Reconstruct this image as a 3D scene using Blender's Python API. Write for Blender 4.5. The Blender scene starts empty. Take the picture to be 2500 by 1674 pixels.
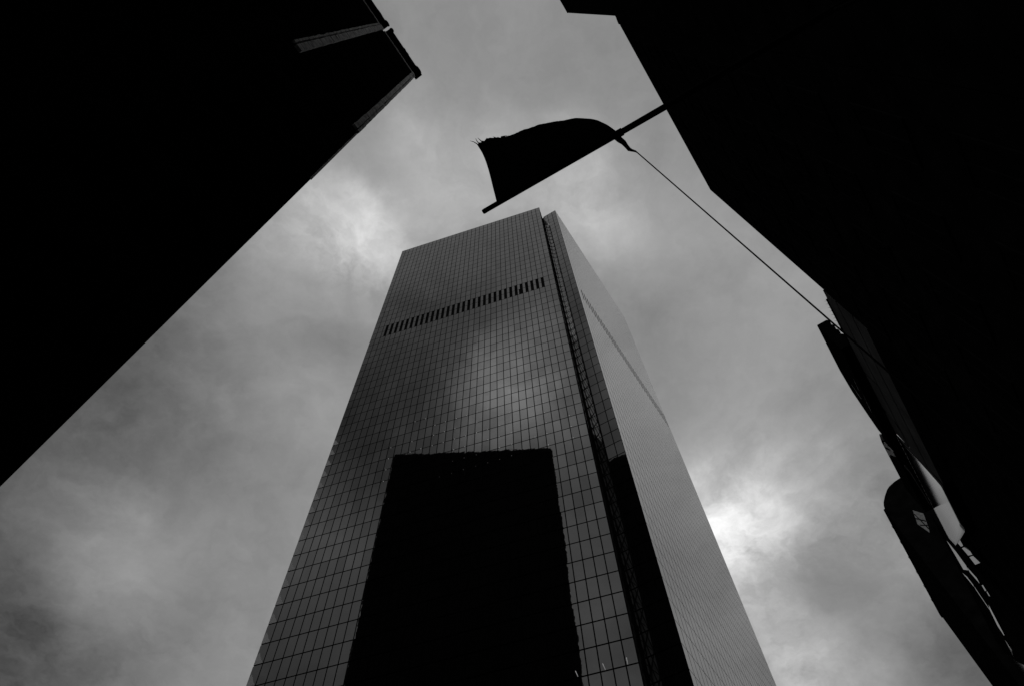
import bpy, bmesh, math, random
from mathutils import Vector, Matrix

random.seed(7)
scene = bpy.context.scene

# ------------------------------------------------------------------ camera
cam_data = bpy.data.cameras.new("camera")
cam_data.sensor_width = 36.0
cam_data.lens = 25.92
cam_data.clip_start = 0.05
cam_data.clip_end = 5000.0
cam = bpy.data.objects.new("camera", cam_data)
scene.collection.objects.link(cam)
rot = Matrix(((0.99850037, 0.05474495, 0.0),
              (0.04960621, -0.9047741, -0.42299297),
              (-0.02315673, 0.42235864, -0.90613296)))
cam.matrix_world = Matrix.Translation((0, 0, 1.6)) @ rot.to_4x4()
scene.camera = cam

# ------------------------------------------------------------------ world: overcast sky
SUN_AZ, SUN_EL = math.radians(215.0), math.radians(42.0)
world = bpy.data.worlds.new("World")
scene.world = world
world.use_nodes = True
wt = world.node_tree
wt.nodes.clear()


def N(tree, kind, **kw):
    n = tree.nodes.new(kind)
    for k, v in kw.items():
        setattr(n, k, v)
    return n


def L(tree, a, b):
    tree.links.new(a, b)


def wmath(op, a, b=None, c=None, clamp=False):
    n = N(wt, "ShaderNodeMath", operation=op)
    n.use_clamp = clamp
    for i, v in enumerate((a, b, c)):
        if v is None:
            continue
        if isinstance(v, (int, float)):
            n.inputs[i].default_value = v
        else:
            L(wt, v, n.inputs[i])
    return n.outputs[0]


tc = N(wt, "ShaderNodeTexCoord")
dirv = tc.outputs["Generated"]


def wnoise(scale, detail, rough=0.55, dist=0.0, src=None, colour=False):
    n = N(wt, "ShaderNodeTexNoise")
    n.inputs["Scale"].default_value = scale
    n.inputs["Detail"].default_value = detail
    n.inputs["Roughness"].default_value = rough
    n.inputs["Distortion"].default_value = dist
    L(wt, src or dirv, n.inputs["Vector"])
    return n.outputs["Color" if colour else "Fac"]


# ragged cloud edges: the view direction is pushed about by noise before the cloud masses are placed
warp = N(wt, "ShaderNodeVectorMath", operation="MULTIPLY_ADD")
L(wt, wnoise(4.6, 8, 0.62, colour=True), warp.inputs[0])
warp.inputs[1].default_value = (0.17, 0.17, 0.17)
L(wt, dirv, warp.inputs[2])
warp2 = N(wt, "ShaderNodeVectorMath", operation="ADD")
L(wt, warp.outputs[0], warp2.inputs[0])
warp2.inputs[1].default_value = (-0.085, -0.085, -0.085)
wnorm = N(wt, "ShaderNodeVectorMath", operation="NORMALIZE")
L(wt, warp2.outputs[0], wnorm.inputs[0])

# the cloud deck's own plane, so that cloud texture shrinks with distance; curled a little by noise
sepz = N(wt, "ShaderNodeSeparateXYZ")
L(wt, dirv, sepz.inputs[0])
inv = wmath("DIVIDE", 1.0, wmath("ADD", wmath("MAXIMUM", sepz.outputs[2], 0.0), 0.22))
dk = N(wt, "ShaderNodeVectorMath", operation="SCALE")
L(wt, dirv, dk.inputs[0])
L(wt, inv, dk.inputs["Scale"])
curl = N(wt, "ShaderNodeVectorMath", operation="MULTIPLY_ADD")
L(wt, wnoise(1.9, 7, 0.6, src=dk.outputs[0], colour=True), curl.inputs[0])
curl.inputs[1].default_value = (0.55, 0.55, 0.55)
L(wt, dk.outputs[0], curl.inputs[2])
deck = curl.outputs[0]

# (direction, angular radius in degrees, amount): cloud masses, lighter and darker than the veil
CLOUDS = [
    ((0.270, 0.632, 0.726), 4.2, 2.1),
    ((-0.565, 0.485, 0.668), 10.0, -0.622),
    ((-0.182, 0.296, 0.938), 3.5, 1.515),
    ((0.447, 0.686, 0.575), 4.0, -0.55),
    ((0.119, 0.243, 0.963), 3.5, 0.512),
    ((-0.401, 0.326, 0.856), 3.5, -0.067),
    ((0.241, 0.447, 0.862), 3.5, -0.030),
    ((-0.469, 0.583, 0.664), 3.5, 0.439),
    ((-0.026, 0.221, 0.975), 3.5, 0.188),
    ((-0.275, 0.232, 0.933), 3.5, 0.319),
    ((0.361, 0.638, 0.680), 3.5, -0.941),
    ((0.317, 0.726, 0.610), 3.5, 0.542),
    ((0.415, 0.598, 0.686), 3.5, 0.391),
    ((0.211, 0.570, 0.794), 3.5, -0.431),
    ((-0.547, 0.597, 0.586), 3.5, -0.322),
    ((-0.458, 0.383, 0.802), 3.5, -0.268),
    ((0.271, 0.666, 0.695), 3.5, -0.743),
    ((-0.546, 0.383, 0.745), 3.5, -0.197),
    ((0.182, 0.427, 0.886), 3.5, -0.297),
    ((0.399, 0.495, 0.772), 3.5, -0.033),
    ((0.096, 0.101, 0.990), 6.0, -0.082),
    ((-0.431, 0.657, 0.619), 3.5, -0.161),
    ((-0.160, 0.240, 0.957), 3.5, -0.846),
    ((-0.073, 0.122, 0.990), 3.5, 0.012),
    ((-0.212, 0.359, 0.909), 3.5, -0.563),
    ((-0.259, 0.436, 0.862), 3.5, 0.211),
    ((-0.417, 0.273, 0.867), 3.5, -0.293),
    ((0.305, 0.305, 0.902), 3.5, 0.075),
    ((0.402, 0.654, 0.641), 3.5, 0.437),
    ((0.372, 0.431, 0.823), 3.5, -0.108),
    ((-0.326, 0.616, 0.717), 3.5, 0.058),
    ((-0.105, 0.023, 0.994), 3.5, -0.037),
    ((0.178, 0.203, 0.963), 3.5, -0.150),
    ((-0.122, 0.199, 0.972), 3.5, 0.418),
    ((-0.263, -0.400, 0.878), 2.4, 0.95),
    ((-0.209, -0.404, 0.891), 4, 0.45),
    ((-0.169, -0.465, 0.869), 4, 0.3),
    ((-0.443, -0.322, 0.837), 7, -0.62),
    ((-0.302, -0.315, 0.900), 5, -0.15),
    ((-0.302, -0.242, 0.922), 6, -0.12),
    ((-0.527, -0.403, 0.748), 3.5, 0.5),
    ((-0.609, -0.446, 0.656), 5, -0.3),
    ((-0.266, -0.657, 0.706), 8, 0.25),
]
sky_val = 0.33
total = None
light_tex = wmath("MULTIPLY_ADD", wnoise(4.2, 13, 0.62, 0.0, src=deck), 7.5, -2.45)
for d, rad, amt in CLOUDS:
    dv = Vector(d).normalized()
    dot = N(wt, "ShaderNodeVectorMath", operation="DOT_PRODUCT")
    L(wt, wnorm.outputs[0], dot.inputs[0])
    dot.inputs[1].default_value = dv
    k = 1.0 / math.radians(rad) ** 2
    soft = wmath("EXPONENT", wmath("MULTIPLY_ADD", dot.outputs["Value"], k, -k))
    soft = wmath("MULTIPLY", soft, amt)
    total = soft if total is None else wmath("ADD", total, soft)
# lit cloud is more broken up than the shaded undersides
bright = wmath("MULTIPLY", wmath("MAXIMUM", total, 0.0), wmath("MAXIMUM", light_tex, 0.1))
total = wmath("ADD", bright, wmath("MINIMUM", total, 0.0))
veil = wmath("MULTIPLY", wmath("SUBTRACT", wnoise(1.7, 14, 0.60, 0.0, src=deck), 0.5), 1.20)
fine = wmath("MULTIPLY", wmath("SUBTRACT", wnoise(6.5, 12, 0.62, 0.0, src=deck), 0.5), 0.55)
cloud = wmath("ADD", wmath("ADD", wmath("ADD", total, veil), fine), 1.0)
cloud = wmath("MAXIMUM", cloud, 0.10)

sky = N(wt, "ShaderNodeTexSky", sky_type="NISHITA")
sky.sun_disc = False
sky.sun_elevation = SUN_EL
sky.sun_rotation = SUN_AZ
sky.air_density = 1.0
sky.dust_density = 3.0
bw = N(wt, "ShaderNodeRGBToBW")
L(wt, sky.outputs[0], bw.inputs[0])
# the cloud deck evens the clear sky's glow out
even = wmath("POWER", bw.outputs[0], 0.25)
bg = N(wt, "ShaderNodeBackground")
bg.inputs["Strength"].default_value = 0.1
L(wt, wmath("MULTIPLY", wmath("MULTIPLY", even, cloud), 2.75), bg.inputs["Color"])
wo = N(wt, "ShaderNodeOutputWorld")
L(wt, bg.outputs[0], wo.inputs[0])

# ------------------------------------------------------------------ sun, veiled by the overcast
sun_data = bpy.data.lights.new("sun", "SUN")
sun_data.energy = 0.6
sun_data.angle = math.radians(12)
sun_data.color = (1, 1, 1)
sun = bpy.data.objects.new("sun", sun_data)
scene.collection.objects.link(sun)
sv = Vector((math.sin(SUN_AZ) * math.cos(SUN_EL), math.cos(SUN_AZ) * math.cos(SUN_EL), math.sin(SUN_EL)))
sun.rotation_euler = sv.to_track_quat("Z", "Y").to_euler()
sun.location = (0, 0, 300)

scene.view_settings.view_transform = "Standard"
scene.view_settings.look = "None"
scene.view_settings.exposure = 0.0
scene.view_settings.gamma = 1.0
scene.view_settings.use_curve_mapping = False
scene.cycles.max_bounces = 6
scene.cycles.use_denoising = True

# ------------------------------------------------------------------ materials (all neutral greys: the picture is monochrome)
def mat(name, value, rough=0.8, spec=0.5, ior=1.5, vary=0.0, vscale=2.0, bump=0.0, bscale=1.0, bdist=0.01, metallic=0.0):
    m = bpy.data.materials.new(name)
    m.use_nodes = True
    t = m.node_tree
    p = t.nodes["Principled BSDF"]
    p.inputs["Base Color"].default_value = (value, value, value, 1)
    p.inputs["Roughness"].default_value = rough
    p.inputs["Specular IOR Level"].default_value = spec
    p.inputs["IOR"].default_value = ior
    p.inputs["Metallic"].default_value = metallic
    co = N(t, "ShaderNodeNewGeometry")
    if vary:
        n = N(t, "ShaderNodeTexNoise")
        n.inputs["Scale"].default_value = vscale
        n.inputs["Detail"].default_value = 6
        L(t, co.outputs["Position"], n.inputs["Vector"])
        r = N(t, "ShaderNodeMapRange")
        r.inputs["From Min"].default_value = 0.3
        r.inputs["From Max"].default_value = 0.7
        r.inputs["To Min"].default_value = value * (1 - vary)
        r.inputs["To Max"].default_value = value * (1 + vary)
        L(t, n.outputs["Fac"], r.inputs["Value"])
        L(t, r.outputs[0], p.inputs["Base Color"])
    if bump:
        n2 = N(t, "ShaderNodeTexNoise")
        n2.inputs["Scale"].default_value = bscale
        n2.inputs["Detail"].default_value = 3
        L(t, co.outputs["Position"], n2.inputs["Vector"])
        b = N(t, "ShaderNodeBump")
        b.inputs["Strength"].default_value = bump
        b.inputs["Distance"].default_value = bdist
        L(t, n2.outputs["Fac"], b.inputs["Height"])
        L(t, b.outputs[0], p.inputs["Normal"])
    return m


M_GLASS = mat("tower_glass", 0.003, rough=0.015, ior=1.5, bump=1.0, bscale=0.55, bdist=0.003)
M_GLASS_SIDE = mat("side_glass", 0.55, rough=0.02, ior=2.5, bump=1.0, bscale=0.4, bdist=0.002, metallic=0.5)
M_GLASS_PALE = mat("mirror_coated_glass", 0.75, rough=0.04, metallic=1.0)
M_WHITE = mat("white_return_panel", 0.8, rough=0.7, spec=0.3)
_t = M_GLASS.node_tree                     # panes come from many batches: a slightly different coating on each
_g = N(_t, "ShaderNodeNewGeometry")
_r = N(_t, "ShaderNodeMapRange")
_r.inputs["To Min"].default_value = 1.44
_r.inputs["To Max"].default_value = 1.57
L(_t, _g.outputs["Random Per Island"], _r.inputs["Value"])
L(_t, _r.outputs[0], _t.nodes["Principled BSDF"].inputs["IOR"])
M_JOINT = mat("tower_joint_metal", 0.006, rough=0.9, spec=0.0)
M_BLACK = mat("silhouette_black_stone", 0.0045, rough=1.0, spec=0.0, vary=0.4, vscale=1.5)  # far darker than real stone: the silhouettes' deep black is put into the colour
M_BLACKTRIM = mat("black_trim_stone", 0.004, rough=1.0, spec=0.0, vary=0.3, vscale=4.0)
M_WINDOW = mat("dull_black_window", 0.004, rough=1.0, spec=0.0)
M_STONE = mat("pale_pilaster_stone", 0.34, rough=0.9, spec=0.2, vary=0.45, vscale=3.5, bump=0.6, bscale=14, bdist=0.02)
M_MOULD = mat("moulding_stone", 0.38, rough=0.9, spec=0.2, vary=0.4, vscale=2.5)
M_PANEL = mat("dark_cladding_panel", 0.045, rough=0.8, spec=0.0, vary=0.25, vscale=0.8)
M_STREETGLASS = mat("street_front_glass", 0.006, rough=0.12, ior=1.24, bump=1.0, bscale=0.35, bdist=0.006)
M_CORNER_LIGHT = mat("grey_corner_light", 0.30, rough=0.9, spec=0.1)
M_PALE = mat("pale_cornice_stone", 0.2, rough=0.8, spec=0.3, vary=0.3, vscale=5)
M_POLE = mat("black_pole_paint", 0.004, rough=1.0, spec=0.0)
M_FLAG = mat("dark_flag_cloth", 0.006, rough=1.0, spec=0.0, vary=0.3, vscale=20)
M_ROPE = mat("dark_rope", 0.004, rough=1.0, spec=0.0)
M_ASPHALT = mat("asphalt", 0.045, rough=0.9, spec=0.2, vary=0.35, vscale=3)
M_PAVE = mat("pavement_slab", 0.14, rough=0.9, spec=0.2, vary=0.3, vscale=2)
M_PAINT = mat("road_paint", 0.7, rough=0.7, spec=0.2, vary=0.2, vscale=6)
M_LAMP = bpy.data.materials.new("lit_ceiling_lamp")
M_LAMP.use_nodes = True
_p = M_LAMP.node_tree.nodes["Principled BSDF"]
_p.inputs["Base Color"].default_value = (0.6, 0.6, 0.6, 1)
_p.inputs["Emission Color"].default_value = (1, 1, 1, 1)
_p.inputs["Emission Strength"].default_value = 0.10

M_LAMP_DIM = M_LAMP.copy()
M_LAMP_DIM.name = "dim_ceiling_lamp"
M_LAMP_DIM.node_tree.nodes["Principled BSDF"].inputs["Emission Strength"].default_value = 0.015
M_LAMP_DIM.node_tree.nodes["Principled BSDF"].inputs["Base Color"].default_value = (0.05, 0.05, 0.05, 1)

# ------------------------------------------------------------------ helpers
COL = scene.collection
SA = math.radians(30.6)                       # the street's compass direction
S = Vector((math.sin(SA), math.cos(SA), 0))   # along the street
NB = Vector((math.cos(SA), -math.sin(SA), 0)) # across it, to the right
UP = Vector((0, 0, 1))


def W(a, b, h):
    return S * a + NB * b + UP * h


def mesh_obj(name, verts, faces, material, parent=None, smooth=False):
    me = bpy.data.meshes.new(name)
    me.from_pydata([tuple(v) for v in verts], [], faces)
    bm = bmesh.new()
    bm.from_mesh(me)
    bmesh.ops.recalc_face_normals(bm, faces=bm.faces)
    bm.to_mesh(me)
    bm.free()
    if smooth:
        for p in me.polygons:
            p.use_smooth = True
    me.materials.append(material)
    o = bpy.data.objects.new(name, me)
    COL.objects.link(o)
    if parent:
        o.parent = parent
        o.matrix_parent_inverse = parent.matrix_world.inverted()
    return o


def thing(name, loc, label, cat, group=None):
    e = bpy.data.objects.new(name, None)
    e.location = loc
    e.empty_display_size = 0.5
    COL.objects.link(e)
    e.matrix_world = Matrix.Translation(loc)
    e["label"] = label
    e["category"] = cat
    if group:
        e["group"] = group
    return e


def tag(o, label, cat):
    o["label"] = label
    o["category"] = cat
    return o


BOXF = [(0, 1, 2, 3), (7, 6, 5, 4), (0, 4, 5, 1), (1, 5, 6, 2), (2, 6, 7, 3), (3, 7, 4, 0)]


def boxv(a0, a1, b0, b1, h0, h1):
    return [W(a, b, h) for h in (h0, h1) for a, b in ((a0, b0), (a1, b0), (a1, b1), (a0, b1))]


def sbox(name, a0, a1, b0, b1, h0, h1, material, parent=None):
    """box in street coordinates"""
    return mesh_obj(name, boxv(a0, a1, b0, b1, h0, h1), BOXF, material, parent)


def boxes(name, lst, material, parent=None):
    vs, fs = [], []
    for bx in lst:
        k = len(vs)
        vs += boxv(*bx)
        fs += [tuple(i + k for i in f) for f in BOXF]
    return mesh_obj(name, vs, fs, material, parent)


def prism_ah(name, poly, b0, b1, material, parent=None):
    """outline in the facade plane (along, height), given thickness across the street"""
    n = len(poly)
    v = [W(a, b0, h) for a, h in poly] + [W(a, b1, h) for a, h in poly]
    f = [tuple(range(n)), tuple(range(2 * n - 1, n - 1, -1))]
    f += [(i, (i + 1) % n, n + (i + 1) % n, n + i) for i in range(n)]
    return mesh_obj(name, v, f, material, parent)


def prism_bh(name, poly, a0, a1, material, parent=None, rise=0.0, smooth=False):
    """outline in the cross-section (across, height), run along the street"""
    n = len(poly)
    v = [W(a0, b, h) for b, h in poly] + [W(a1, b, h + (rise if h > 1 else 0)) for b, h in poly]
    f = [tuple(range(n)), tuple(range(2 * n - 1, n - 1, -1))]
    f += [(i, (i + 1) % n, n + (i + 1) % n, n + i) for i in range(n)]
    return mesh_obj(name, v, f, material, parent, smooth)


def prism_xy(name, poly, h0, h1, material, parent=None):
    n = len(poly)
    v = [Vector((x, y, h0)) for x, y in poly] + [Vector((x, y, h1)) for x, y in poly]
    f = [tuple(range(n)), tuple(range(2 * n - 1, n - 1, -1))]
    f += [(i, (i + 1) % n, n + (i + 1) % n, n + i) for i in range(n)]
    return mesh_obj(name, v, f, material, parent)


def tube(name, pts, radii, material, parent=None, seg=8):
    """tube through world points"""
    vs, fs = [], []
    pts = [Vector(p) for p in pts]
    if isinstance(radii, (int, float)):
        radii = [radii] * len(pts)
    for i, p in enumerate(pts):
        t = (pts[min(i + 1, len(pts) - 1)] - pts[max(i - 1, 0)]).normalized()
        x = t.cross(UP if abs(t.z) < 0.9 else Vector((1, 0, 0))).normalized()
        y = t.cross(x)
        for k in range(seg):
            an = 2 * math.pi * k / seg
            vs.append(p + (x * math.cos(an) + y * math.sin(an)) * radii[i])
    for i in range(len(pts) - 1):
        for k in range(seg):
            fs.append((i * seg + k, i * seg + (k + 1) % seg, (i + 1) * seg + (k + 1) % seg, (i + 1) * seg + k))
    fs.append(tuple(range(seg)))
    fs.append(tuple(range((len(pts) - 1) * seg, len(pts) * seg)))
    return mesh_obj(name, vs, fs, material, parent, smooth=True)


def copy_to(src, parent, loc):
    o = src.copy()
    COL.objects.link(o)
    o.parent = parent
    o.matrix_parent_inverse = parent.matrix_world.inverted()
    o.location = loc
    return o


# ------------------------------------------------------------------ ground, street
ground = sbox("ground", -400, 600, -400, 400, -1.0, -0.004, M_ASPHALT)
ground["kind"] = "structure"
road = sbox("road", -120, 300, -4.4, 2.2, -0.003, 0.0, M_ASPHALT)
road["kind"] = "structure"
for nm, b0, b1 in (("pavement", -7.6, -4.55), ("pavement", 2.35, 5.3)):
    o = sbox(nm, -60, 120, b0, b1, -0.003, 0.13, M_PAVE)
    o["kind"] = "structure"
for b0, b1 in ((-4.54, -4.405), (2.205, 2.34)):
    o = sbox("kerb", -60, 120, b0, b1, -0.003, 0.125, M_PAVE)
    o["kind"] = "structure"
line = boxes("road_marking", [(-50 + 6 * i, -47 + 6 * i, -1.16, -1.04, 0.001, 0.004) for i in range(28)], M_PAINT)
line["kind"] = "structure"

# ------------------------------------------------------------------ the glass tower
H = 250.0
ROW = 3.5409
TL, TR = Vector((-36.64, 78.38, 0)), Vector((11.79, 65.45, 0))
NL, CO = Vector((12.80, 69.10, 0)), Vector((17.24, 66.76, 0))
FAR = CO + S * 48.6
NCOL = 35
tower = thing("glass_tower", (TR + TL) / 2 + Vector((8, 20, 0)),
              "tall dark glass skyscraper with a grid of panes and a row of black slots", "skyscraper")


def inset(p, q, r, d):
    """corner q of a footprint moved inside by d"""
    n1 = Vector((-(q - p).y, (q - p).x, 0)).normalized()
    n2 = Vector((-(r - q).y, (r - q).x, 0)).normalized()
    m = (n1 + n2)
    return q + m * (d / (m.length_squared / 2) if m.length_squared > 0.2 else d)


BACK_R = FAR - NB * 30 + S * 6
BACK_L = TL + Vector((math.sin(math.radians(15.2)), math.cos(math.radians(15.2)), 0)) * 45
foot = [TL, TR, NL, CO, FAR, BACK_R, BACK_L]
nf_ = len(foot)
core = [inset(foot[i - 1], foot[i], foot[(i + 1) % nf_], 0.16) for i in range(nf_)]
prism_xy("core_wall", [(p.x, p.y) for p in core], 0, H - 0.15, M_JOINT, tower)
roof_in = [inset(foot[i - 1], foot[i], foot[(i + 1) % nf_], 0.9) for i in range(nf_)]
prism_xy("roof_plant_deck", [(p.x, p.y) for p in roof_in], H - 0.14, H - 0.02, M_JOINT, tower)
GAPV, GAPH, TH = 0.15, 0.20, 0.15


def pane_verts(o, ex, out, w, h, tilt_u, tilt_v, TH=TH):
    """a flat glass pane, its face tilted by a hair; o = bottom left on the glass line"""
    v = []
    for dep in (0.0, -TH):
        for x, z in ((0, 0), (w, 0), (w, h), (0, h)):
            d = dep
            if dep == 0.0:
                d += (x - w / 2) * tilt_u + (z - h / 2) * tilt_v
            v.append(o + ex * x + UP * z + out * d)
    return v


PF = [(0, 1, 2, 3), (0, 4, 5, 1), (1, 5, 6, 2), (2, 6, 7, 3), (3, 7, 4, 0)]


def tilt():
    return random.gauss(0, 0.0006)


BOTTOM = 56            # rows below this are out of sight behind the street
single, bulk, bulk_r, bulk_n, bulk_p = [], [], [], [], []
exm = (TR - TL).normalized()
outm = Vector((exm.y, -exm.x, 0))
cw = (TR - TL).length / NCOL


def floor_z(r):
    return H - ROW * (r + 1)


for r in range(70):
    for c in range(NCOL):
        w = cw - GAPV
        o = TL + exm * (c * cw + GAPV / 2) + UP * (floor_z(r) + GAPH / 2)
        if r in (19, 20) and 2 <= c <= 32:
            if c in (28,) and r == 20:
                w *= 0.25
            else:
                w = w * 0.50
        h = ROW - GAPH
        if r == 19 and 2 <= c <= 32:
            h = ROW - GAPH
        vs = pane_verts(o, exm, outm, w, h, tilt(), tilt())
        (single if 46 <= r < 55 else bulk).append((vs, r, c))
# right face, seen at a glancing angle
exr = (FAR - CO).normalized()
outr = Vector((exr.y, -exr.x, 0))
nr = 34
cr = (FAR - CO).length / nr
for r in range(70):
    for c in range(nr):
        w = cr - 0.13
        o = CO + exr * (c * cr + 0.065) + UP * (floor_z(r) + 0.06)
        if r in (20, 21) and 1 <= c <= 32:
            w *= 0.62
        bulk_r.append((pane_verts(o, exr, outr, w, ROW - 0.12, tilt() * 2.0, tilt() * 1.2, 0.012), r, c))
# recessed bay between the two faces
exn = (CO - NL).normalized()
outn = Vector((exn.y, -exn.x, 0))
ln = (CO - NL).length
edges = [0.35, ln - 3 * cw, ln - 2 * cw - 0.24, ln - cw, ln]
for r in range(70):
    for c in range(4):
        x0, x1 = edges[c] + GAPV / 2, edges[c + 1] - GAPV / 2
        o = NL + exn * x0 + UP * (floor_z(r) + GAPH / 2)
        (bulk_p if c < 2 and r > 2 else bulk_n).append((pane_verts(o, exn, outn, x1 - x0, ROW - GAPH, tilt(), tilt()), r, c))
# hidden faces get plain glazing too, so that the tower is whole from every side
bulk_b = []
for P, Q in ((FAR, BACK_R), (BACK_R, BACK_L), (BACK_L, TL)):
    ex = (Q - P).normalized()
    ou = Vector((ex.y, -ex.x, 0))
    k = int((Q - P).length / cw)
    st = (Q - P).length / k
    for r in range(70):
        for c in range(k):
            o = P + ex * (c * st + 0.05) + UP * (floor_z(r) + GAPH / 2)
            bulk_b.append((pane_verts(o, ex, ou, st - 0.1, ROW - GAPH, tilt(), tilt()), r, c))


def gasket_edges(o):
    """the narrow sides of a pane are its dark gasket"""
    o.data.materials.append(M_JOINT)
    for i, p in enumerate(o.data.polygons):
        if i % 5:
            p.material_index = 1


def join_panes(name, lst, material):
    vs, fs = [], []
    for v, r, c in lst:
        k = len(vs)
        vs += v
        fs += [tuple(i + k for i in f) for f in PF]
    o = mesh_obj(name, vs, fs, material, tower)
    gasket_edges(o)
    o["kind"] = "stuff"
    return o


single.sort(key=lambda t: -t[1])
for v, r, c in single[:300]:
    o = mesh_obj("glass_pane", v, PF, M_GLASS, tower)
    gasket_edges(o)
join_panes("upper_panes", bulk + single[300:], M_GLASS)
join_panes("side_panes", bulk_r, M_GLASS_SIDE)
join_panes("recess_panes", bulk_n, M_GLASS)
join_panes("bracing_bay_panes", bulk_p, M_GLASS_PALE)
join_panes("rear_panes", bulk_b, M_GLASS)
# thin edge trims along the roof and the corners
for nm, P, Q, ou in (("roof_trim", TL, TR, outm), ("roof_trim", CO, FAR, outr), ("roof_trim", NL + exn * 0.4, CO, outn)):
    ex = (Q - P).normalized()
    vs = [p + ou * d + UP * z for z in (H - 0.02, H + 0.10) for p, d in ((P, -0.3), (Q, -0.3), (Q, 0.0), (P, 0.0))]
    mesh_obj(nm, vs, BOXF, M_JOINT, tower)
# return wall of the recess: white panels behind dark diagonal bracing; the mirrored panes beside it show them again
exq = (NL - TR).normalized()
ouq = Vector((exq.y, -exq.x, 0))
lq = (NL - TR).length
wall_bands = {}
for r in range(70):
    vs, fs = wall_bands.setdefault(M_WHITE if r < 27 else (M_MOULD if r < 39 else M_PANEL), ([], []))  # the strip's downward fade of light is put into the panel colours
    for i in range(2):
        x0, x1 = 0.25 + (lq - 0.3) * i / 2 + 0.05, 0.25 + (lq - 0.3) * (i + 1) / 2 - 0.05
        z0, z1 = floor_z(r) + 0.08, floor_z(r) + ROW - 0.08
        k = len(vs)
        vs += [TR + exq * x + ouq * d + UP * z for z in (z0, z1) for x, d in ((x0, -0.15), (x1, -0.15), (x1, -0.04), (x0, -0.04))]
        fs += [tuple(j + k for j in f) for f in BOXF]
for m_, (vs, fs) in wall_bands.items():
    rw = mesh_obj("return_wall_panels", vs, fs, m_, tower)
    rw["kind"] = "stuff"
vs, fs = [], []
for r in range(70):
    z0, z1 = floor_z(r), floor_z(r) + ROW
    for xl, xr in ((0.3, lq / 2), (lq / 2, lq - 0.1)):
        for (xa, za), (xb, zb) in (((xl, z0), (xr, z1)), ((xl, z1), (xr, z0))):
            a_, b_ = TR + exq * xa + UP * za, TR + exq * xb + UP * zb
            sdir = (b_ - a_).normalized().cross(ouq).normalized() * 0.08
            k = len(vs)
            for p in (a_, b_):
                vs += [p + sdir - ouq * 0.03, p - sdir - ouq * 0.03, p - sdir + ouq * 0.02, p + sdir + ouq * 0.02]
            fs += [tuple(j + k for j in f) for f in ((0, 1, 5, 4), (1, 2, 6, 5), (2, 3, 7, 6), (3, 0, 4, 7), (0, 3, 2, 1), (4, 5, 6, 7))]
br = mesh_obj("diagonal_bracing", vs, fs, M_JOINT, tower)
br["kind"] = "stuff"
cf = [TR + exq * x + ouq * d + UP * z for z in (0, H - 0.2) for x, d in ((0.02, -0.2), (0.24, -0.2), (0.24, 0.06), (0.02, 0.06))]
mesh_obj("corner_fin", cf, BOXF, M_JOINT, tower)
# office lamps that show through single panes
LAMPS = [
         (17.5, 126.1), (19.7, 126.1), (21.9, 122.5), (24.0, 122.6), (26.2, 122.7), (28.3, 122.7), (30.4, 122.8), (32.5, 122.8), (36.9, 122.7), (21.9, 119.0),
         (24.0, 119.1), (26.1, 119.1), (30.4, 119.1), (34.7, 119.2), (36.8, 119.3), (41.3, 119.2), (43.2, 119.3), (17.6, 118.9), (26.2, 115.5), (28.3, 115.5),
         (30.4, 115.5), (32.5, 115.6), (34.7, 115.7), (36.9, 115.7), (41.1, 115.8), (43.2, 115.7), (17.6, 115.4), (19.7, 115.5), (21.9, 115.4), (24.0, 115.5),
         (28.3, 112.0), (26.2, 112.0), (34.7, 112.1), (36.9, 112.1), (43.3, 112.2), (47.5, 112.3), (32.6, 112.1), (34.7, 108.5), (36.9, 108.5), (41.1, 108.6),
         (43.2, 108.6), (47.5, 108.7), (47.5, 105.2), (43.2, 105.1), (13.4, 118.9), (13.4, 115.3), (13.4, 111.8), (13.4, 108.3), (26.2, 108.4), (28.3, 108.4),
         (30.5, 108.3), (34.7, 104.9), (36.8, 105.0), (32.6, 104.9), (30.5, 104.9), (28.3, 104.9), (26.2, 104.8), (24.0, 104.8),]
for i_, (x_, z_) in enumerate(LAMPS):
    p = TL + exm * x_ + UP * z_ + outm * 0.012
    v = [p + exm * x + UP * z + outm * d for d in (-0.006, 0.006) for x, z in ((-0.06, -0.12), (0.06, -0.12), (0.06, 0.12), (-0.06, 0.12))]
    mesh_obj("office_lamp", v, BOXF, M_LAMP if i_ < 48 else M_LAMP_DIM, tower)
for (x0, z0), (x1, z1) in [((46.2, 59.8), (46.4, 58.9)), ((48.9, 59.8), (48.9, 58.9)), ((43.1, 59.7), (43.3, 58.9))]:
    tube("light_streak", [TL + exm * x0 + UP * z0 + outm * 0.02, TL + exm * x1 + UP * z1 + outm * 0.02], 0.05, M_LAMP, tower, seg=5)  # glowing rods added for streak reflections of lights
# light seen through the glass corner, painted as grey patches in the end column
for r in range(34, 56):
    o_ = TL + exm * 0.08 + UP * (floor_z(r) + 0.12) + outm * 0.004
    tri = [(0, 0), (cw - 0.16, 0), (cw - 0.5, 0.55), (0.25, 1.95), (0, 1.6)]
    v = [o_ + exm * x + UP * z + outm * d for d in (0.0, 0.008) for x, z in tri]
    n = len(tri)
    mesh_obj("corner_light_patch", v, [tuple(range(n)), tuple(range(2 * n - 1, n - 1, -1))] + [(i, (i + 1) % n, n + (i + 1) % n, n + i) for i in range(n)], M_CORNER_LIGHT, tower)

# ------------------------------------------------------------------ stone building on the left of the street
lb = thing("stone_building", W(-8, -16, 0), "black masonry building on the left with pale stone pilasters and a broken cornice", "building")
LBA, LBB = 1.10, -7.70
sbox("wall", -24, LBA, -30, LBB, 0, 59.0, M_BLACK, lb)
sbox("parapet_wall", -23.9, LBA - 0.25, -29.9, LBB - 0.3, 59.0, 60.2, M_BLACK, lb)
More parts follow.
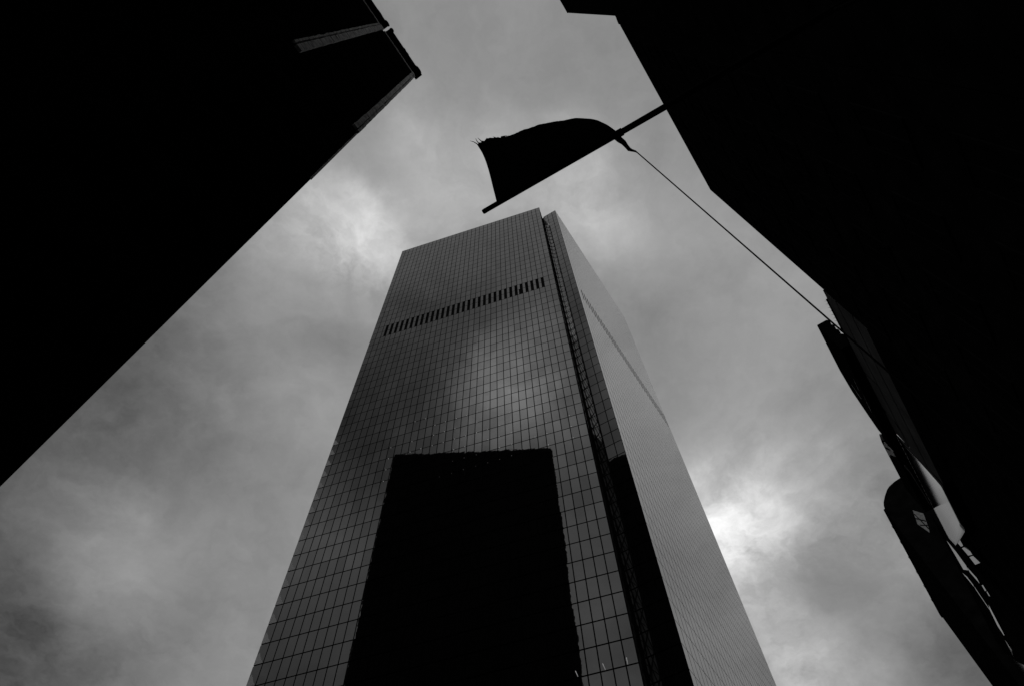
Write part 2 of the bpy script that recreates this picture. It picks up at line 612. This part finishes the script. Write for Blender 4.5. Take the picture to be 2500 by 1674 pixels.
# stone blocks of the pilasters
def block_column(a0, a1, b1, h0, h1, pitch, groove=None):
    n = int((h1 - h0) / pitch)
    for i in range(n):
        z0 = h0 + i * pitch
        j = random.uniform(-0.012, 0.012)
        e = random.uniform(-0.02, 0.02)
        sbox("stone_block", a0 + e, a1 + e * 0.5, LBB + 0.002, b1 + j, z0 + 0.03, z0 + pitch - 0.03, M_STONE, lb)
block_column(-3.02, -2.70, LBB + 0.15, 33.9, 58.7, 0.62)
block_column(-3.20, -3.10, LBB + 0.12, 34.1, 58.7, 0.62)
block_column(0.74, 0.96, LBB + 0.14, 33.9, 58.7, 0.62)
block_column(1.00, 1.13, LBB + 0.12, 33.7, 58.9, 0.62)
sbox("corner_strip", 1.06, 1.125, LBB + 0.002, LBB + 0.03, 25.0, 33.6, M_STONE, lb)
# mouldings and cornice, broken above the pilaster
for a0, a1 in ((-24, -3.0), (-2.56, 1.00)):
    sbox("moulding", a0, a1, LBB + 0.002, LBB + 0.05, 58.92, 59.25, M_MOULD, lb)
for a0, a1 in ((-24, -2.72), (-2.50, 1.34)):
    prism_bh("cornice", [(LBB - 0.1, 59.3), (LBB + 0.07, 59.3), (LBB + 0.14, 59.6), (LBB + 0.30, 59.7), (LBB + 0.37, 60.0), (LBB + 0.37, 60.3), (LBB - 0.1, 60.35)], a0, a1, M_BLACKTRIM, lb)
# carved bosses on the cornice edge
for a_, w_, d_ in ((-2.92, 0.26, 0.10), (-2.36, 0.18, 0.12), (-0.78, 0.16, 0.04), (-0.45, 0.16, 0.035), (0.9, 0.34, 0.10), (-3.75, 0.3, 0.03), (-5.2, 0.3, 0.05), (-6.6, 0.3, 0.08)):
    seg = 8
    poly = [(a_ + w_ * math.cos(math.pi * k / seg), LBB + 0.36 + d_ * math.sin(math.pi * k / seg)) for k in range(seg + 1)]
    v = [W(a, b, h) for h in (59.75, 60.32) for a, b in poly]
    n = len(poly)
    f = [tuple(range(n)), tuple(range(2 * n - 1, n - 1, -1))] + [(i, (i + 1) % n, n + (i + 1) % n, n + i) for i in range(n)]
    mesh_obj("carved_boss", v, f, M_BLACKTRIM, lb)


def window_bays(parent, face_b, sgn, a_list, h_list, w=1.2, hh=2.0):
    """window frames standing a little proud of a street front, each with its pane"""
    proto = None
    for h in h_list:
        for a in a_list:
            base = W(a, face_b, h)
            if proto is None:
                bs = []
                t = 0.10
                for (x0, x1, z0, z1) in ((-w / 2, w / 2, 0, t), (-w / 2, w / 2, hh - t, hh), (-w / 2, -w / 2 + t, t, hh - t), (w / 2 - t, w / 2, t, hh - t), (-0.03, 0.03, t, hh - t)):
                    lo, hi = sorted((sgn * 0.002, sgn * 0.045))
                    bs.append((x0, x1, lo, hi, z0, z1))
                f = boxes("window", bs, M_BLACKTRIM)
                lo, hi = sorted((sgn * 0.002, sgn * 0.012))
                g = sbox("pane", -w / 2 + t, w / 2 - t, lo, hi, t, hh - t, M_WINDOW)
                proto = (f, g)
                f.parent = parent
                f.matrix_parent_inverse = parent.matrix_world.inverted()
                f.location = base
                g.parent = f
            else:
                f = copy_to(proto[0], parent, base)
                g = proto[1].copy()
                COL.objects.link(g)
                g.parent = f


window_bays(lb, LBB, 1, [-1.9, 0.0 - 0.35, -5.2, -7.6, -10.0], [3.4 + 3.9 * i for i in range(14)], 1.1, 2.2)

# ------------------------------------------------------------------ right of the street: black corner block and the taller one behind it
FB = 5.38
ra = thing("corner_building", W(11, 14, 0), "black building on the right with a sharp corner that the flagpole crosses", "building")
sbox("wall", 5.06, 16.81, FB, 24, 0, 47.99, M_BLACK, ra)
prism_bh("roof_kerb", [(FB + 0.02, 48.0), (FB, 48.05), (FB, 48.12), (FB + 0.5, 48.15), (FB + 0.5, 48.0)], 5.20, 16.80, M_BLACKTRIM, ra)
window_bays(ra, FB, -1, [6.6, 8.9, 11.2, 13.5, 15.6], [4 + 4.0 * i for i in range(11)], 1.2, 2.3)
rt = thing("tall_block", W(-10, 16, 0), "taller black block at the top edge, above the corner building", "building")
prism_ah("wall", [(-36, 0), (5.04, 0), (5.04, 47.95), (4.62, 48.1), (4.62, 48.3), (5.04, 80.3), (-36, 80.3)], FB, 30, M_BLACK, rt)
prism_bh("cornice", [(FB - 0.01, 80.3), (FB - 0.02, 80.7), (FB + 0.8, 80.75), (FB + 0.8, 80.3)], -36, 5.06, M_BLACKTRIM, rt)
# rounded end of the string course where the two meet
prism_ah("corner_scroll", [(4.8, 47.99), (5.18, 48.2), (5.16, 48.6), (5.0, 48.5), (4.75, 48.2)], FB + 0.01, FB + 0.6, M_BLACKTRIM, rt)
window_bays(rt, FB, -1, [-1.0 - 3.2 * i for i in range(4)] + [2.6], [5 + 5.0 * i for i in range(15)], 1.4, 2.8)

# ------------------------------------------------------------------ panel-clad building further along on the right
pb = thing("panel_building", W(30, 12, 0), "low dark panel-clad building beyond the corner, with a heavy attic and glass strips", "building")
sbox("wall", 16.83, 32.98, FB + 0.40, 20, 0, 30.5, M_BLACK, pb)
sbox("wall", 33.0, 43.9, FB + 0.06, 20, 0, 32.4, M_BLACK, pb)
# cladding panels in rows
rows_h = [30.55, 29.2, 27.7, 26.4]
cols_a = [16.9, 21.65, 25.45]
for i in range(len(rows_h) - 1):
    for j in range(2):
        sbox("cladding_panel", cols_a[j] + 0.04, cols_a[j + 1] - 0.04, FB, FB + 0.395, rows_h[i + 1] + 0.05, rows_h[i] - 0.05, M_PANEL, pb)
sbox("roof_coping", 17.5, 20.05, FB - 0.03, FB + 0.5, 30.56, 30.68, M_BLACKTRIM, pb)
for i in range(13):
    a_ = 17.6 + 0.19 * i
    p0 = W(a_, FB + 0.0, 30.68)
    tube("bird_spike", [p0, p0 - NB * 0.10 + UP * 0.10 + S * random.uniform(-0.03, 0.03)], [0.012, 0.004], M_BLACKTRIM, pb, seg=4)
# attic storey with curved end, and its stepped mouldings at the near end
AB = 4.98
prism_ah("attic", [(20.1, 30.72), (20.1, 33.35), (20.22, 33.45), (21.6, 33.55), (23.2, 33.65), (24.4, 33.3), (25.4, 32.4), (25.95, 31.8), (26.1, 30.72)], AB, FB + 0.06, M_BLACKTRIM, pb)
for i in range(5):
    z = 33.1 - 0.52 * i
    poly = [(FB + 0.06, z - 0.24), (FB + 0.085, z - 0.1), (FB + 0.14, z + 0.0), (FB + 0.14, z + 0.14), (FB + 0.06, z + 0.25)]
    prism_bh("attic_moulding", poly, 20.1, 20.9, M_BLACKTRIM, pb)
prism_ah("attic_block", [(26.12, 30.72), (26.12, 31.4), (26.6, 32.2), (27.4, 32.55), (30.9, 32.6), (30.9, 30.72)], AB, FB + 0.06, M_BLACKTRIM, pb)
# ornate pale cornice piece and slim pale strips
prism_ah("pale_cornice", [(26.62, 30.8), (26.72, 31.75), (27.36, 32.28), (28.2, 32.4), (27.5, 31.6), (27.0, 30.8)], AB - 0.03, AB - 0.004, M_PALE, pb)
for i in range(5):
    a_, h_ = 26.85 + 0.14 * i, 31.2 + 0.22 * i
    sbox("cornice_dentil", a_, a_ + 0.05, AB - 0.05, AB - 0.031, h_, h_ + 0.16, M_BLACKTRIM, pb)
for i in range(6):
    a_, h_ = 26.15 + 0.05 * i, 31.75 - 0.02 * i
    sbox("cornice_dentil", a_, a_ + 0.02, AB - 0.06, AB - 0.002, h_ - 0.1, h_, M_PALE, pb)
tube("soffit_bead", [W(27.6, 5.105, 30.70), W(28.18, 5.20, 30.70), W(29.9, 5.302, 30.70), W(30.57, 5.323, 30.70)], [0.03, 0.02, 0.015, 0.012], M_PALE, pb, seg=6)
for poly in ([(23.36, 32.46), (23.93, 31.92), (23.90, 31.86), (23.34, 32.40)], [(23.0, 30.95), (23.9, 31.0), (24.3, 31.12), (23.9, 31.06)],
             [(22.2, 31.25), (22.9, 31.33), (23.1, 31.40), (22.5, 31.33)]):
    prism_ah("pale_strip", poly, AB - 0.02, AB - 0.003, M_PALE, pb)
prism_ah("pale_strip", [(24.0, 30.35), (23.75, 30.5), (23.95, 30.2)], FB - 0.02, FB - 0.003, M_STREETGLASS, pb)
prism_ah("pale_strip", [(23.9, 29.5), (24.25, 29.15), (24.4, 29.4)], FB - 0.02, FB - 0.003, M_STREETGLASS, pb)
for i in range(22):
    a_ = 25.75 + 0.32 * i
    sbox("roof_dentil", a_, a_ + 0.2, FB - 0.02, FB + 0.05, 30.42, 30.55, M_MOULD, pb)
# large glass front under the attic: a slightly bowed sheet
vs, fs = [], []
NA, NH = 16, 8
for k in range(2):
    for i in range(NA + 1):
        t = i / NA
        a_ = 25.5 + 7.3 * t
        top = 30.40
        lowh = 26.45 if a_ < 28.3 else 26.45 + (a_ - 28.3) * (29.85 - 26.45) / (32.8 - 28.3)  # a reflected silhouette put into the shape as a slanted lower edge
        for j in range(NH + 1):
            u = j / NH
            h_ = lowh + (top - lowh) * u
            bow = -0.17 * math.sin(math.pi * (h_ - 26.4) / 4.2)
            vs.append(W(a_, FB - 0.04 - bow * 0.28 + 0.03 * k, h_))
st_ = (NA + 1) * (NH + 1)
for k in range(2):
    for i in range(NA):
        for j in range(NH):
            q = k * st_ + i * (NH + 1) + j
            fs.append((q, q + NH + 1, q + NH + 2, q + 1))
per = [i * (NH + 1) for i in range(NA + 1)] + [NA * (NH + 1) + j for j in range(1, NH + 1)] + [i * (NH + 1) + NH for i in range(NA - 1, -1, -1)] + [j for j in range(NH - 1, 0, -1)]
for i in range(len(per)):
    p_, q_ = per[i], per[(i + 1) % len(per)]
    fs.append((p_, q_, q_ + st_, p_ + st_))
bg_ = mesh_obj("bowed_glass_front", vs, fs, M_STREETGLASS, pb, smooth=True)
for p_ in bg_.data.polygons[-len(per):]:
    p_.use_smooth = False
for poly in ([(32.09, 29.48), (31.05, 28.56), (31.45, 28.5), (32.09, 29.05)],
             [(32.12, 28.98), (31.5, 28.45), (31.0, 27.7), (31.15, 27.6), (32.13, 28.47)],
             [(32.17, 28.40), (31.23, 27.6), (30.98, 26.91), (32.3, 28.0)],
             [(34.14, 31.52), (34.15, 30.64), (34.5, 30.0), (34.9, 30.0), (36.0, 31.05)],
             [(34.60, 29.95), (34.43, 29.02), (34.85, 29.01), (34.95, 29.9)],
             [(37.04, 31.77), (36.62, 31.09), (36.75, 30.6), (37.0, 30.65), (36.95, 31.1)],
             [(36.8, 30.55), (37.65, 29.72), (37.85, 29.8), (37.05, 30.6)],
             [(37.75, 29.72), (37.01, 29.42), (39.44, 29.32), (39.65, 29.47), (39.26, 29.82)],
             [(34.72, 28.79), (34.35, 28.49), (34.66, 28.38), (35.07, 28.7)],
             [(34.9, 28.48), (34.6, 28.3), (34.89, 28.2), (35.1, 28.4)],
             [(40.36, 29.72), (40.74, 29.37), (42.01, 29.81), (41.4, 29.75)],
             [(43.85, 31.38), (42.42, 29.9), (40.71, 28.32), (41.5, 27.2), (43.85, 27.6)]):
    prism_ah("glass_reflection_piece", poly, FB + 0.02, FB + 0.058, M_STREETGLASS, pb)  # pieces shaped to the outlines of reflections in a longer glass band

# ------------------------------------------------------------------ round-roofed building at the far right
eb = thing("round_roof_building", W(50, 12, 0), "black building at the lower right with a rounded roof shoulder", "building")
prof = [(4.97, 0), (4.97, 44.6), (4.90, 44.62), (4.90, 44.95), (5.02, 45.0), (5.10, 45.3), (5.24, 45.6), (5.6, 46.1), (6.0, 46.55), (6.27, 46.75), (6.8, 46.95), (7.4, 47.05), (16, 47.1), (16, 0)]
prism_bh("shell_wall", prof, 44.0, 57.6, M_BLACK, eb, rise=0.9)
for i in range(6):
    a_ = 46.0 + 1.9 * i
    sbox("roof_bracket", a_, a_ + 0.10, 4.875, 4.90, 44.65 + 0.066 * (a_ - 44), 45.05 + 0.066 * (a_ - 44), M_BLACKTRIM, eb)
# window in the end wall, its lit look painted with a pale matte tone
def on_end(b, h):
    return W(43.98, b, h)
pv = [(6.50, 43.7), (6.92, 43.0), (6.55, 41.6), (6.42, 41.3), (6.15, 42.4)]
v = [W(43.96, b, h) for b, h in pv] + [W(43.995, b, h) for b, h in pv]
n = len(pv)
mesh_obj("end_window", v, [tuple(range(n)), tuple(range(2 * n - 1, n - 1, -1))] + [(i, (i + 1) % n, n + (i + 1) % n, n + i) for i in range(n)], M_PALE, eb)

for (b0, h0), (b1, h1) in (((6.30, 42.9), (6.72, 42.3)), ((6.25, 42.2), (6.62, 41.9)), ((6.42, 43.3), (6.55, 41.5))):
    tube("glazing_bar", [W(43.94, b0, h0), W(43.94, b1, h1)], 0.03, M_BLACKTRIM, eb, seg=5)

# ------------------------------------------------------------------ dark skyscraper behind the viewer, seen as a reflection
bt = thing("black_tower", W(-42, -50, 0), "black flat-topped tower seen only as a reflection in the glass skyscraper", "skyscraper")
sbox("wall", -62, -21.0, -79.0, -21.4, 0, 227.5, M_BLACK, bt)
sbox("parapet", -61, -21.3, -78.7, -21.7, 227.5, 229.0, M_BLACKTRIM, bt)
for i in range(15):
    b_ = -78.0 + 3.98 * i
    sbox("pier", -21.0, -20.7, b_, b_ + 0.6, 0, 227.3, M_BLACKTRIM, bt)

# ------------------------------------------------------------------ flagpole, flag, tether
fp = thing("flagpole", W(2.64, FB, 12), "black flagpole jutting out over the street from the right-hand building", "flagpole")
tube("pole", [W(2.64, FB, 12.0), W(2.38, 1.0, 12.0), W(2.22, -1.63, 12.0)], [0.050, 0.045, 0.036], M_POLE, fp, seg=16)
tube("end_cap", [W(2.22, -1.63, 12.0), W(2.219, -1.665, 12.0), W(2.219, -1.68, 12.0)], [0.037, 0.036, 0.028], M_POLE, fp, seg=16)
sbox("wall_plate", 2.34, 2.94, FB - 0.05, FB - 0.002, 11.6, 12.4, M_POLE, fp)
tube("brace", [W(2.64, FB - 0.05, 10.9), W(2.54, 3.6, 11.95)], 0.03, M_POLE, fp)
tube("pole_clamp", [W(2.347, 0.46, 12.0), W(2.353, 0.56, 12.0)], 0.056, M_POLE, fp, seg=16)
GRID = [[[2.208,-1.431,11.98],[2.218,-1.265,11.98],[2.228,-1.099,11.98],[2.238,-0.935,11.98],[2.247,-0.772,11.98],[2.257,-0.609,11.98],[2.267,-0.448,11.98],[2.277,-0.288,11.98],[2.286,-0.128,11.98],[2.296,0.03,11.98],[2.305,0.188,11.98],[2.315,0.344,11.98],[2.324,0.5,11.98]],
        [[2.016,-1.34,11.62],[2.03,-1.188,11.642],[2.049,-1.036,11.657],[2.066,-0.883,11.665],[2.079,-0.73,11.668],[2.092,-0.578,11.673],[2.108,-0.427,11.683],[2.124,-0.276,11.702],[2.143,-0.126,11.725],[2.163,0.023,11.748],[2.183,0.172,11.766],[2.201,0.32,11.777],[2.221,0.466,11.782]],
        [[1.844,-1.26,11.315],[1.861,-1.119,11.353],[1.887,-0.979,11.376],[1.909,-0.836,11.385],[1.925,-0.692,11.39],[1.94,-0.549,11.401],[1.962,-0.407,11.426],[1.986,-0.266,11.466],[2.013,-0.125,11.512],[2.042,0.016,11.554],[2.07,0.157,11.583],[2.096,0.297,11.597],[2.124,0.434,11.602]],
        [[1.684,-1.185,11.033],[1.702,-1.056,11.08],[1.733,-0.925,11.104],[1.76,-0.792,11.112],[1.778,-0.657,11.119],[1.798,-0.523,11.141],[1.826,-0.391,11.187],[1.857,-0.258,11.25],[1.892,-0.125,11.318],[1.928,0.008,11.373],[1.962,0.141,11.405],[1.994,0.272,11.418],[2.031,0.4,11.423]],
        [[1.533,-1.116,10.763],[1.551,-0.996,10.813],[1.587,-0.875,10.833],[1.618,-0.752,10.839],[1.64,-0.627,10.853],[1.664,-0.502,10.893],[1.7,-0.379,10.962],[1.738,-0.256,11.05],[1.779,-0.131,11.135],[1.822,-0.007,11.196],[1.861,0.118,11.227],[1.899,0.241,11.236],[1.944,0.36,11.244]],
        [[1.389,-1.053,10.499],[1.406,-0.942,10.545],[1.445,-0.83,10.56],[1.481,-0.716,10.567],[1.508,-0.6,10.593],[1.537,-0.484,10.656],[1.581,-0.371,10.753],[1.625,-0.255,10.863],[1.671,-0.138,10.959],[1.718,-0.022,11.02],[1.762,0.095,11.044],[1.805,0.21,11.051],[1.86,0.32,11.067]],
        [[1.25,-1.001,10.237],[1.266,-0.897,10.274],[1.309,-0.793,10.283],[1.35,-0.688,10.295],[1.383,-0.582,10.341],[1.418,-0.475,10.432],[1.469,-0.371,10.557],[1.519,-0.262,10.686],[1.569,-0.153,10.785],[1.621,-0.043,10.839],[1.669,0.066,10.855],[1.718,0.173,10.862],[1.784,0.275,10.892]],
        [[1.115,-0.966,9.971],[1.13,-0.868,9.997],[1.178,-0.771,10.002],[1.225,-0.675,10.027],[1.263,-0.576,10.099],[1.305,-0.478,10.223],[1.363,-0.38,10.374],[1.417,-0.277,10.514],[1.47,-0.173,10.609],[1.525,-0.069,10.651],[1.578,0.034,10.66],[1.635,0.135,10.673],[1.713,0.23,10.725]]]
NU, NV = len(GRID[0]), len(GRID)


def grid_pt(u, v):
    """smooth surface through the cloth's control points"""
    x, y = u * (NU - 1), v * (NV - 1)
    i, j = min(int(x), NU - 2), min(int(y), NV - 2)
    fx, fy = x - i, y - j
    def cr(p0, p1, p2, p3, t):
        return 0.5 * (2 * p1 + (p2 - p0) * t + (2 * p0 - 5 * p1 + 4 * p2 - p3) * t * t + (3 * p1 - p0 - 3 * p2 + p3) * t ** 3)
    def P(jj, ii):
        return Vector(GRID[max(0, min(NV - 1, jj))][max(0, min(NU - 1, ii))])
    r_ = [cr(P(j + k, i - 1), P(j + k, i), P(j + k, i + 1), P(j + k, i + 2), fx) for k in (-1, 0, 1, 2)]
    return cr(r_[0], r_[1], r_[2], r_[3], fy)


RU, RV = 72, 48
vs, fs = [], []
for side in (0.0, 0.004):
    for j in range(RV + 1):
        for i in range(RU + 1):
            u, v = i / RU, j / RV
            g = grid_pt(u, v)
            rip = (0.010 * math.sin(17 * u + 5 * v) + 0.004 * math.sin(41 * u - 9 * v)) * v
            fray = 0.0
            if j == RV:
                fray = random.uniform(-0.012, 0.012) * (1.0 if u < 0.3 else 0.15)
            vs.append(W(g.x - fray + side, g.y + rip * 0.25, g.z + rip * 2.5))
st_ = (RU + 1) * (RV + 1)
for k in range(2):
    for j in range(RV):
        for i in range(RU):
            q = k * st_ + j * (RU + 1) + i
            fs.append((q, q + 1, q + RU + 2, q + RU + 1))
per = [i for i in range(RU + 1)] + [j * (RU + 1) + RU for j in range(1, RV + 1)] + [RV * (RU + 1) + i for i in range(RU - 1, -1, -1)] + [j * (RU + 1) for j in range(RV - 1, 0, -1)]
for i in range(len(per)):
    p_, q_ = per[i], per[(i + 1) % len(per)]
    fs.append((p_, q_, q_ + st_, p_ + st_))
flag = thing("flag", W(2.25, -0.5, 11.98), "dark tattered flag billowing below the black flagpole", "flag")
mesh_obj("cloth", vs, fs, M_FLAG, flag, smooth=True)
for u, du, dv, ln_ in ((0.0, -0.06, 0.13, 0.16), (0.02, 0.0, 0.11, 0.12), (0.05, -0.02, 0.10, 0.10), (0.18, -0.03, 0.06, 0.07), (0.27, -0.06, 0.05, 0.08), (0.10, 0.0, 0.03, 0.05)):
    g = grid_pt(u, 1.0)
    p0 = W(g.x, g.y, g.z)
    p1 = W(g.x - dv * 0.35, g.y + du * 0.3, g.z - 0.02)
    p2 = W(g.x - dv * 0.55, g.y + du * 0.8, g.z + 0.01)
    tube("loose_thread", [p0, p1, p2], [0.006, 0.004, 0.002], M_FLAG, flag, seg=5)
tie = [W(2.31, 0.44, 11.97), W(2.37, 0.455, 11.96), W(2.42, 0.47, 11.95), W(2.48, 0.495, 11.95), W(2.55, 0.505, 11.96), W(2.61, 0.515, 11.97), W(2.64, 0.54, 11.96), W(2.68, 0.575, 11.96), W(2.71, 0.588, 11.96)]
tube("tie_strap", tie, [0.045, 0.045, 0.042, 0.036, 0.028, 0.027, 0.018, 0.013, 0.008], M_ROPE, flag, seg=8)

R0, R1 = Vector((2.70, 0.585, 11.95)), Vector((3.84, 1.06, 7.60))
pts = []
for i in range(25):
    t = i / 24 * 2.66
    p = R0 + (R1 - R0) * t
    pts.append(W(p.x, p.y, p.z))
te = thing("tether_line", W(5.73, 1.85, 0), "thin dark line running from the flag down to the street on the right", "rope")
tube("line", pts, 0.0085, M_ROPE, te, seg=6)
pe = R0 + (R1 - R0) * 2.66
tube("anchor_ring", [W(pe.x, pe.y, pe.z - 0.02), W(pe.x, pe.y, 0.0)], [0.02, 0.03], M_ROPE, te, seg=8)
